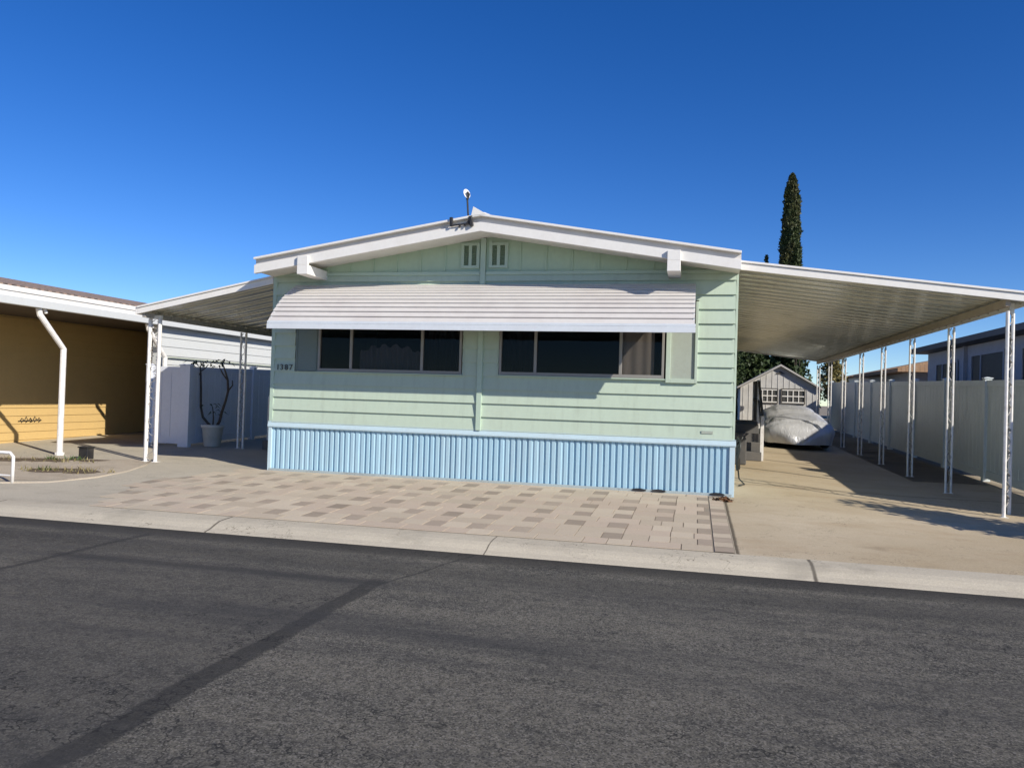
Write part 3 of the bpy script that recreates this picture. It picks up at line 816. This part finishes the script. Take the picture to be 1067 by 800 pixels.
def tree(x, y, h, r, n, mat, label, size=.2, cat='tree', group=None, low=.25, name='leafy_tree'):
    z0 = gz(x,y); t = thing(name, (x,y,z0), label, cat, group)
    m = MB(); m.tube([(x,y,z0-.05),(x+.05,y,z0+h*.35),(x,y,z0+h*.7)], [.07*r,.055*r,.02*r], 8)
    cl = []
    for k in range(14):
        a = rnd.random()*6.28; u = rnd.random(); zz = z0+h*(low+(.93-low)*u); q = r*.62*math.sin(math.pi*min(1,.25+u*.7))*(.4+.6*rnd.random())
        c = Vector((x+q*math.cos(a), y+q*math.sin(a), zz)); cl.append((c, r*(.35+.3*rnd.random())))
        m.tube([(x,y,z0+h*min(.65,(low+.3*u))), tuple(c)], [.025*r,.008*r], 5)
    m.build('trunk', 'bark', t, smooth=True)
    pts = []
    for _ in range(n):
        c, rr = rnd.choice(cl); d = Vector((rnd.gauss(0,1),rnd.gauss(0,1),rnd.gauss(0,.9))).normalized()
        p = c+d*rr*(1-.5*rnd.random()**2)
        if p.z > z0+.1: pts.append(p)
    leafy('crown', mat, pts, size, t)
    return t
tree(7.6, 23.0, 5.6, 1.9, 16000, 'treeleaf', 'dark leafy tree behind the shed, nearest the mint house wall', .2, group='dark leafy trees behind the shed', low=.08)
tree(9.5, 24.5, 6.6, 1.8, 16000, 'treeleaf', 'dark leafy tree directly behind the shed peak', .2, group='dark leafy trees behind the shed', low=.08)
tree(11.0, 23.6, 4.9, 1.1, 9000, 'treeleaf', 'dark leafy tree behind the right corner of the shed', .18, group='dark leafy trees behind the shed', low=.1)
tree(8.2, 20.2, 3.8, .8, 4200, 'treeleaf', 'dark green shrub rising between the mint house and the shed', .13, 'shrub', low=.1, name='tall_shrub')
tree(12.9, 26.5, 3.2, .8, 2500, 'yellowleaf', 'small yellowish tree at the far end of the right fence', .14, low=.3)
tree(13.3, 2.2, 2.9, .55, 2500, 'shrubleaf', 'green shrub leaning over the right fence by the frame edge', .12, 'shrub', low=.45, name='tall_shrub')
tree(12.5, -1.95, 2.25, .85, 2600, 'shrubleaf', 'leafy shrub at the front end of the right fence, shading the driveway edge', .13, 'shrub', low=.2, name='tall_shrub')

# potted bare tree
pt = thing('planter_pot', (-3.22,3.1,gz(0,3.1)), 'large pale pot in the shade against the bluish fence', 'pot')
z0 = gz(0,3.1)
m = MB(); m.lathe([(0,0),(.15,0),(.17,.02),(.215,.40),(.235,.41),(.24,.47),(.22,.475),(.205,.42),(0,.42)], (-3.22,3.1,z0), 28)
m.build('pot_body', 'ceramic', pt, smooth=True); 
m = MB(); m.lathe([(0,.435),(.1,.45),(.20,.43)], (-3.22,3.1,z0), 18); m.build('soil', 'soil', pt)
pl = thing('potted_tree', (-3.22,3.1,z0+.42), 'nearly bare dark branched tree growing from the pale pot', 'plant')
m = MB(); Z = z0
def br(pts, rs): m.tube([(-3.22+p[0], 3.1+p[1], Z+p[2]) for p in pts], rs, 7)
br([(-.03,0,.42),(-.14,.02,.5),(-.27,.03,.62),(-.33,.03,.85),(-.34,.03,1.2),(-.36,.03,1.55),(-.38,.03,1.72)], [.03,.028,.026,.024,.022,.02,.014])
br([(.08,0,.42),(.16,0,.55),(.22,-.02,.75),(.30,-.02,.98),(.36,-.03,1.2),(.34,-.03,1.42),(.27,-.03,1.62),(.20,-.03,1.78)], [.032,.03,.028,.026,.025,.022,.018,.012])
br([(.36,-.03,1.2),(.46,-.03,1.32),(.45,-.03,1.42)], [.018,.014,.01]); br([(.34,-.03,1.42),(.22,-.03,1.55),(.12,-.03,1.72)], [.018,.014,.01])
br([(-.36,.03,1.6),(-.24,.03,1.68),(-.18,.03,1.75)], [.014,.012,.008]); br([(-.36,.03,1.5),(-.48,.03,1.66),(-.55,.03,1.74)], [.014,.012,.008])
br([(0,0,.42),(.01,0,.62),(-.02,0,.85)], [.016,.014,.01])
m.build('branch', 'bark', pl, smooth=True)
pts = []
for c in [(-.38,1.73),(-.18,1.76),(-.55,1.74),(.2,1.79),(.12,1.74),(-.02,.86),(.02,.7)]:
    for _ in range(10 if c[1] > 1 else 6):
        pts.append((-3.22+c[0]+rnd.gauss(0,.06), 3.1+rnd.gauss(0,.05), Z+c[1]+rnd.gauss(0,.03)))
m = MB()
for p in pts:
    a = rnd.random()*6.28; p = Vector(p); L = .15+.08*rnd.random(); d = Vector((math.cos(a), math.sin(a)*.5, .1)); s = Vector((-d.y, d.x, .3)).normalized()*.022
    m.face([p, p+d*L*.5+s+Vector((0,0,.02)), p+d*L-Vector((0,0,.06)), p+d*L*.5-s+Vector((0,0,.02))])
m.build('leaves', 'treeleaf', pl, recalc=False)

# left side steps with a white rail, at the side of the house
st = thing('porch_steps', (-1.5,4.4,gz(0,4)), 'white railed side steps half hidden at the left wall of the mint house', 'steps')
m = MB(); m.box(-1.95,-.06,3.75,4.9,gz(0,4),.75); m.box(-2.0,-.06,3.4,3.75,gz(0,4)-.02,.5); m.box(-2.0,-.06,3.05,3.4,gz(0,3)-.02,.25); m.build('tread', 'step', st)
m = MB(); m.tube([(-1.97,3.2,.2),(-1.97,3.2,1.15),(-1.97,3.8,1.6),(-1.97,4.8,1.6)], .02, 8); m.tube([(-1.97,3.8,.7),(-1.97,3.8,1.6)], .02, 8); m.tube([(-1.97,4.8,.7),(-1.97,4.8,1.6)], .02, 8)
m.build('handrail', 'post', st)

# low pipe rail, black box in the bed
lr = thing('low_rail', (-3,-2.7,gz(0,-2.7)), 'low white pipe rail at the left edge beside the bare bed', 'rail')
m = MB(); zb = gz(0,-2.69); m.tube([(-2.31,-2.69,zb-.02),(-2.31,-2.69,zb+.36),(-2.36,-2.69,zb+.41),(-4.1,-2.69,zb+.41),(-4.15,-2.69,zb+.36),(-4.15,-2.69,zb-.02)], .022, 8); m.build('pipe', 'post', lr, smooth=True)
m = MB(); m.tube([(-2.33,-2.69,zb+.1),(-4.13,-2.69,zb+.1)], .012, 6); m.build('lower_bar', 'post', lr)
bx = thing('utility_box', (-3.67,.1,0), 'small black box on a stake in the dry bed between the posts', 'box')
m = MB(); m.box(-3.75,-3.57,.02,.18,.0,.20); m.build('box_body', 'black', bx, bevel=.01)
m = MB(); m.box(-3.765,-3.555,.005,.195,.20,.225); m.build('lid', 'black', bx, bevel=.006)

# dead leaves by the skirt corner
m = MB()
for _ in range(60):
    a = rnd.random()*6.28; q = .13*rnd.random()**.6; x = 7.16+q*math.cos(a)*1.1; y = -.42+q*math.sin(a)*.8; z = gz(x,y)+.012+.05*rnd.random()*(1-q/.14); s = .03
    p = Vector((x,y,z)); u = Vector((rnd.gauss(0,1),rnd.gauss(0,1),rnd.gauss(0,.5))).normalized()*s; w = Vector((rnd.gauss(0,1),rnd.gauss(0,1),rnd.gauss(0,.5))).normalized()*s
    m.face([p-u,p+w,p+u,p-w])
tag(m.build('leaf_pile', 'deadleaf', recalc=False), 'small pile of brown dead leaves at the right skirt corner', 'leaves')

# ------------------------------------------------------------------ right side: steps, hose, shed, covered car
ps = thing('porch_steps', (7.75,6.2,gz(7.7,6)), 'dark carpeted steps with a white post beside the driveway wall', 'steps')
g0 = gz(7.8,5.8)
m = MB()
for k in range(4):
    m.box(7.33, 8.15-.0*k, 5.7+.3*k, 6.0+.3*k, g0, g0+.185*(k+1))
m.box(7.33, 8.15, 6.9, 8.4, g0, g0+.80)
m.build('tread', 'step', ps, bevel=.01)
m = MB()
for x, y, a, b in ((8.16,5.82,0,.95),(8.16,6.95,.7,1.75),(8.16,8.35,.7,1.75)): MB().box(x-.035,x+.035,y-.035,y+.035,g0+a-(.05 if a else 0),g0+b).build('rail_post', 'post', ps)
m = MB(); m.tube([(8.16,5.82,g0+.95),(8.16,6.95,g0+1.72),(8.16,8.35,g0+1.72)], .03, 6); m.tube([(8.16,5.82,g0+.5),(8.16,6.95,g0+1.3),(8.16,8.35,g0+1.3)], .02, 6)
for k in range(9): yy = 7.05+k*.15; m.box(8.15,8.17,yy-.012,yy+.012,g0+.8,g0+1.7)
m.build('handrail', 'darkgrey', ps)
m = MB(); m.prism([(7.36,gz(7.4,4.9)),(7.78,gz(7.8,4.9)),(7.78,.62),(7.70,.72),(7.36,.72)], 'y', 4.7, 5.2)
o = m.build('storage_bin', 'darkgrey', bevel=.02); tag(o, 'dark grey bin against the house wall in front of the steps', 'bin')
hs = MB()
for k in range(5):
    c = Vector((7.46, 1.5+.03*k, .62-.02*k)); rr = .17-.008*k
    pts = [(c.x+.02*math.sin(t*3+k), c.y+rr*math.cos(t), c.z-.08+rr*1.5*math.sin(t)) for t in [i*2*math.pi/20 for i in range(21)]]
    hs.tube(pts, .012, 6, cap=False)
hs.tube([(7.46,1.6,.3),(7.48,1.55,.12),(7.55,1.3,.06),(7.46,1.2,.05)], .012, 6)
hs.tube([(7.33,1.55,.74),(7.50,1.55,.74),(7.52,1.55,.80)], .015, 6)
tag(hs.build('garden_hose', 'hose', smooth=True), 'coiled black garden hose hanging by the right house corner', 'hose')

shed = thing('storage_shed', (9.7,18.5,gz(9.7,18)), 'weathered grey gable shed with white grid windows at the driveway end', 'shed')
sy = 18.0; sx0, sx1, pk, ev = 8.35, 11.05, 2.72, 1.92; xm = 9.72; sb = gz(9.7,18)
m = MB(); m.prism([(sx0,sb),(sx1,sb),(sx1,ev),(xm,pk-.03),(sx0,ev)], 'y', sy, sy+2.4)
x = sx0+.1
while x < sx1:
    m.box(x-.008,x+.008,sy-.012,sy,sb,ev+(pk-ev)*(1-abs(x-xm)/1.37)-.06); x += .2
m.build('wall', 'shed', shed)
m = MB()
m.prism([(sx0-.12,ev-.06),(xm,pk-.02),(sx1+.12,ev-.06),(sx1+.12,ev),(xm,pk+.05),(sx0-.12,ev)], 'y', sy-.16, sy+2.5)
m.build('roof', 'shedroof', shed)
m = MB(); m.prism([(9.55,2.42),(9.89,2.42),(9.72,2.53)], 'y', sy-.03, sy-.001); m.build('gable_vent', 'darkgrey', shed)
for a, b in ((8.95,9.62),(9.80,10.55)):
    m = MB(); m.box(a,b,sy-.02,sy-.013,1.38,1.86); w = m.build('window', 'glass', shed); 
    f = MB(); f.box(a-.04,b+.04,sy-.045,sy-.021,1.34,1.38); f.box(a-.04,b+.04,sy-.045,sy-.021,1.86,1.90); f.box(a-.04,a,sy-.045,sy-.021,1.38,1.86); f.box(b,b+.04,sy-.045,sy-.021,1.38,1.86)
    f.build('frame', 'darkgrey', w)
    f = MB()
    for k in range(1,4): xx = a+(b-a)*k/4; f.box(xx-.016,xx+.016,sy-.04,sy-.022,1.38,1.86)
    for k in (0,1,2): zz = 1.40+.22*k; f.box(a,b,sy-.043,sy-.0405,zz-.018,zz+.018)
    f.build('muntin', 'white', w)
    f = MB(); f.box(a+.02,b-.02,sy-.0125,sy-.0015,1.40,1.84); f.build('blind', 'white', w)

# covered car
cc = thing('covered_car', (9.4,12,gz(9.4,12)), 'car under a baggy silver cover parked at the end of the carport', 'car')
cz = gz(9.4,11.5); cx = 9.42; y0c, y1c = 9.7, 14.1
def top_h(t):   # height along the length
    P = [(0,.50),(.03,.64),(.08,.74),(.2,.82),(.30,.87),(.42,1.02),(.55,1.10),(.75,1.10),(.9,.95),(.97,.85),(1,.7)]
    for (a,ha),(b,hb) in zip(P, P[1:]):
        if t <= b: k = (t-a)/(b-a); k = k*k*(3-2*k); return ha+(hb-ha)*k
    return .75
m = MB(); NU, NV = 70, 48; v = []; f = []
from mathutils import noise as mn
for i in range(NU+1):
    t = i/NU; yy = y0c+(y1c-y0c)*t; h = top_h(t)
    edge = min(1, (min(t,1-t)/.09)); wd = .93*(.70+.30*math.sqrt(max(0,1-(1-edge)**2)))
    bot = .12+.035*math.sin(yy*5)+.03*(1-edge)
    for j in range(NV+1):
        s = -1+2*j/NV          # -1..1 around the arch
        a = s*math.pi/2*1.0
        c_, s_ = math.cos(a), math.sin(a)
        p = .52 if h < 1.25 else .62
        xx = math.copysign(abs(s_)**(p if abs(s_) > 0 else 1), s_)*wd
        zz = bot+(h-bot)*(abs(c_)**.62)
        if h > .9: xx *= 1-.22*max(0,(zz-.75))/.35
        bag = .05*mn.noise(Vector((xx*2.2, yy*1.6, zz*2.5)))+.035*mn.noise(Vector((xx*6, yy*2.5+4, zz*3)))
        pinch = 1-.10*max(0,(.45-zz)/.3)
        v.append((cx+(xx+bag*math.copysign(1,xx))*pinch, yy+(.10*(1-zz) if t < .06 else 0)+bag*.6, cz+zz+bag*.5))
for i in range(NU):
    for j in range(NV): f.append((i*(NV+1)+j, (i+1)*(NV+1)+j, (i+1)*(NV+1)+j+1, i*(NV+1)+j+1))
for i, rev in ((0, False), (NU, True)):    # end skins, bulging
    ring = [v[i*(NV+1)+j] for j in range(NV+1)]
    c = Vector((cx, (y0c-.16 if i == 0 else y1c+.12), cz+.10)); base = len(v)
    K = 8
    for k in range(1, K):
        q = k/K
        for p in ring:
            P = Vector(p).lerp(c, q); P.y = Vector(p).y+(c.y-Vector(p).y)*math.sin(q*math.pi/2)
            P.z = max(P.z, cz+.09); P.y += .03*mn.noise(Vector((P.x*4, 3, P.z*5))); v.append(tuple(P))
    v.append(tuple(c)); ci = len(v)-1; prev = [i*(NV+1)+j for j in range(NV+1)]
    for k in range(K-1):
        cur = [base+k*(NV+1)+j for j in range(NV+1)]
        for j in range(NV): f.append((prev[j], prev[j+1], cur[j+1], cur[j]))
        prev = cur
    for j in range(NV): f.append((prev[j], prev[j+1], ci))
m.raw(v, f); m.build('cover', 'cover', cc, smooth=True)
for yy in (10.55, 13.2):
    for sx in (-1, 1):
        m = MB(); prof = [(.0,-.1),(.27,-.1),(.31,-.06),(.31,.06),(.27,.1),(.0,.1)]
        m.lathe(prof, (0,0,0), 24); Mx = Matrix.Translation((cx+sx*.72, yy, cz+.30)) @ Matrix.Rotation(R(90),4,'Y'); m.v = [tuple(Mx @ Vector(p)) for p in m.v]
        m.build('wheel', 'rubber', cc, smooth=False)
m = MB(); m.box(cx-.66,cx+.66,10.0,13.8,cz+.2,cz+.42); m.build('underbody', 'black', cc)

# ------------------------------------------------------------------ houses beyond the right fence
hr = thing('neighbour_house', (17,11,0), 'grey house with dark windows and black roof edge behind the right fence', 'house')
hx = 14.4
m = MB(); m.box(hx, 22, 4, 17.3, 0, 3.18); m.build('wall', 'greywall', hr)
m = MB(); m.prism([(hx-.45,3.2),(hx-.45,3.36),(18.5,3.95),(23,3.4),(23,3.2)], 'y', 3.6, 17.9); m.build('roof', 'darkroof', hr)
for a, b in ((12.9,13.2),(12.2,12.75)): pass
def side_win(ya, yb, z0, z1):
    m = MB(); m.box(hx-.02,hx-.004,ya,yb,z0,z1); w = m.build('window', 'black', hr)
    m = MB(); m.box(hx-.05,hx-.021,ya-.07,ya,z0-.07,z1+.07); m.box(hx-.05,hx-.021,yb,yb+.07,z0-.07,z1+.07); m.box(hx-.05,hx-.021,ya,yb,z1,z1+.07); m.box(hx-.05,hx-.021,ya,yb,z0-.07,z0); ym = ya+(yb-ya)*.7; m.box(hx-.045,hx-.021,ym-.03,ym+.03,z0,z1)
    m.build('frame', 'greywall', w)
side_win(14.2, 16.2, 1.6, 2.75); side_win(10.6, 12.9, 1.6, 2.85); side_win(7.3, 9.4, 1.6, 2.85); side_win(4.6, 6.3, 1.6, 2.85)
m = MB(); m.box(hx-.10,hx-.003,10.15,10.3,0,3.18); m.box(hx-.10,hx-.003,13.4,13.5,0,3.18); m.build('downspout', 'greywall', hr)

fh = thing('distant_house', (19,36,0), 'low house with rust coloured roof far behind the right fence', 'house')
m = MB(); m.box(15.5,26,34,44,0,3.0); m.build('wall', 'cream', fh)
m = MB(); m.prism([(14.9,2.95),(26.6,2.95),(20.8,4.3)], 'y', 33.4, 44.6); m.build('roof', 'orangeroof', fh)
fh2 = thing('distant_house', (15,25,0), 'long low house with brown eave beyond the far fence panels', 'house')
m = MB(); m.box(14.9,21,21.5,29,0,2.75); m.build('wall', 'greywall', fh2)
m = MB(); m.prism([(14.3,2.72),(21.6,2.72),(21.6,2.9),(18,3.45),(14.3,2.86)], 'y', 20.9, 29.5); m.build('roof', 'orangeroof', fh2)

# ------------------------------------------------------------------ camera, light, sky
cam = bpy.data.cameras.new('camera'); co = bpy.data.objects.new('camera', cam); col.objects.link(co); sc.camera = co
F, YAW, PIT, ROL = 803.0, .2347786, .01488711, .03031076
fw = Vector((-math.sin(YAW)*math.cos(PIT), math.cos(YAW)*math.cos(PIT), math.sin(PIT)))
r0 = Vector((math.cos(YAW), math.sin(YAW), 0)); u0 = r0.cross(fw)
rr = math.cos(ROL)*r0+math.sin(ROL)*u0; uu = math.cos(ROL)*u0-math.sin(ROL)*r0
mw = Matrix((( rr.x, uu.x, -fw.x, 6.77253), (rr.y, uu.y, -fw.y, -11.40391), (rr.z, uu.z, -fw.z, 1.349), (0,0,0,1)))
co.matrix_world = mw
cam.sensor_fit = 'HORIZONTAL'; cam.sensor_width = 36; cam.lens = 36*F/1067; cam.clip_end = 2000; cam.clip_start = .05

sd = Vector((1.36, -.83, .885)).normalized()      # towards the sun
sun = bpy.data.lights.new('sun', 'SUN'); sun.energy = 5; sun.angle = R(.53); sun.color = (1, .93, .81)
so = bpy.data.objects.new('sun', sun); col.objects.link(so); so.rotation_euler = sd.to_track_quat('Z', 'Y').to_euler()
so.location = (20,-15,20)
w = bpy.data.worlds.new('World'); sc.world = w; w.use_nodes = True
nt = w.node_tree; bg = nt.nodes['Background']
sky = nt.nodes.new('ShaderNodeTexSky'); sky.sky_type = 'NISHITA'; sky.sun_disc = False
sky.sun_elevation = math.asin(sd.z); sky.sun_rotation = math.atan2(sd.x, sd.y)
sky.air_density = 1.0; sky.dust_density = .0; sky.ozone_density = 3.5; sky.altitude = 2400
hs_ = nt.nodes.new('ShaderNodeHueSaturation'); hs_.inputs['Saturation'].default_value = 1.3; hs_.inputs['Hue'].default_value = .514
nt.links.new(sky.outputs[0], hs_.inputs['Color']); nt.links.new(hs_.outputs[0], bg.inputs[0]); bg.inputs[1].default_value = .12
sc.view_settings.view_transform = 'Standard'; sc.view_settings.look = 'None'; sc.view_settings.gamma = 1
sc.view_settings.exposure = .2
sc.cycles.use_denoising = True
sc.cycles.max_bounces = 8; sc.cycles.transparent_max_bounces = 12
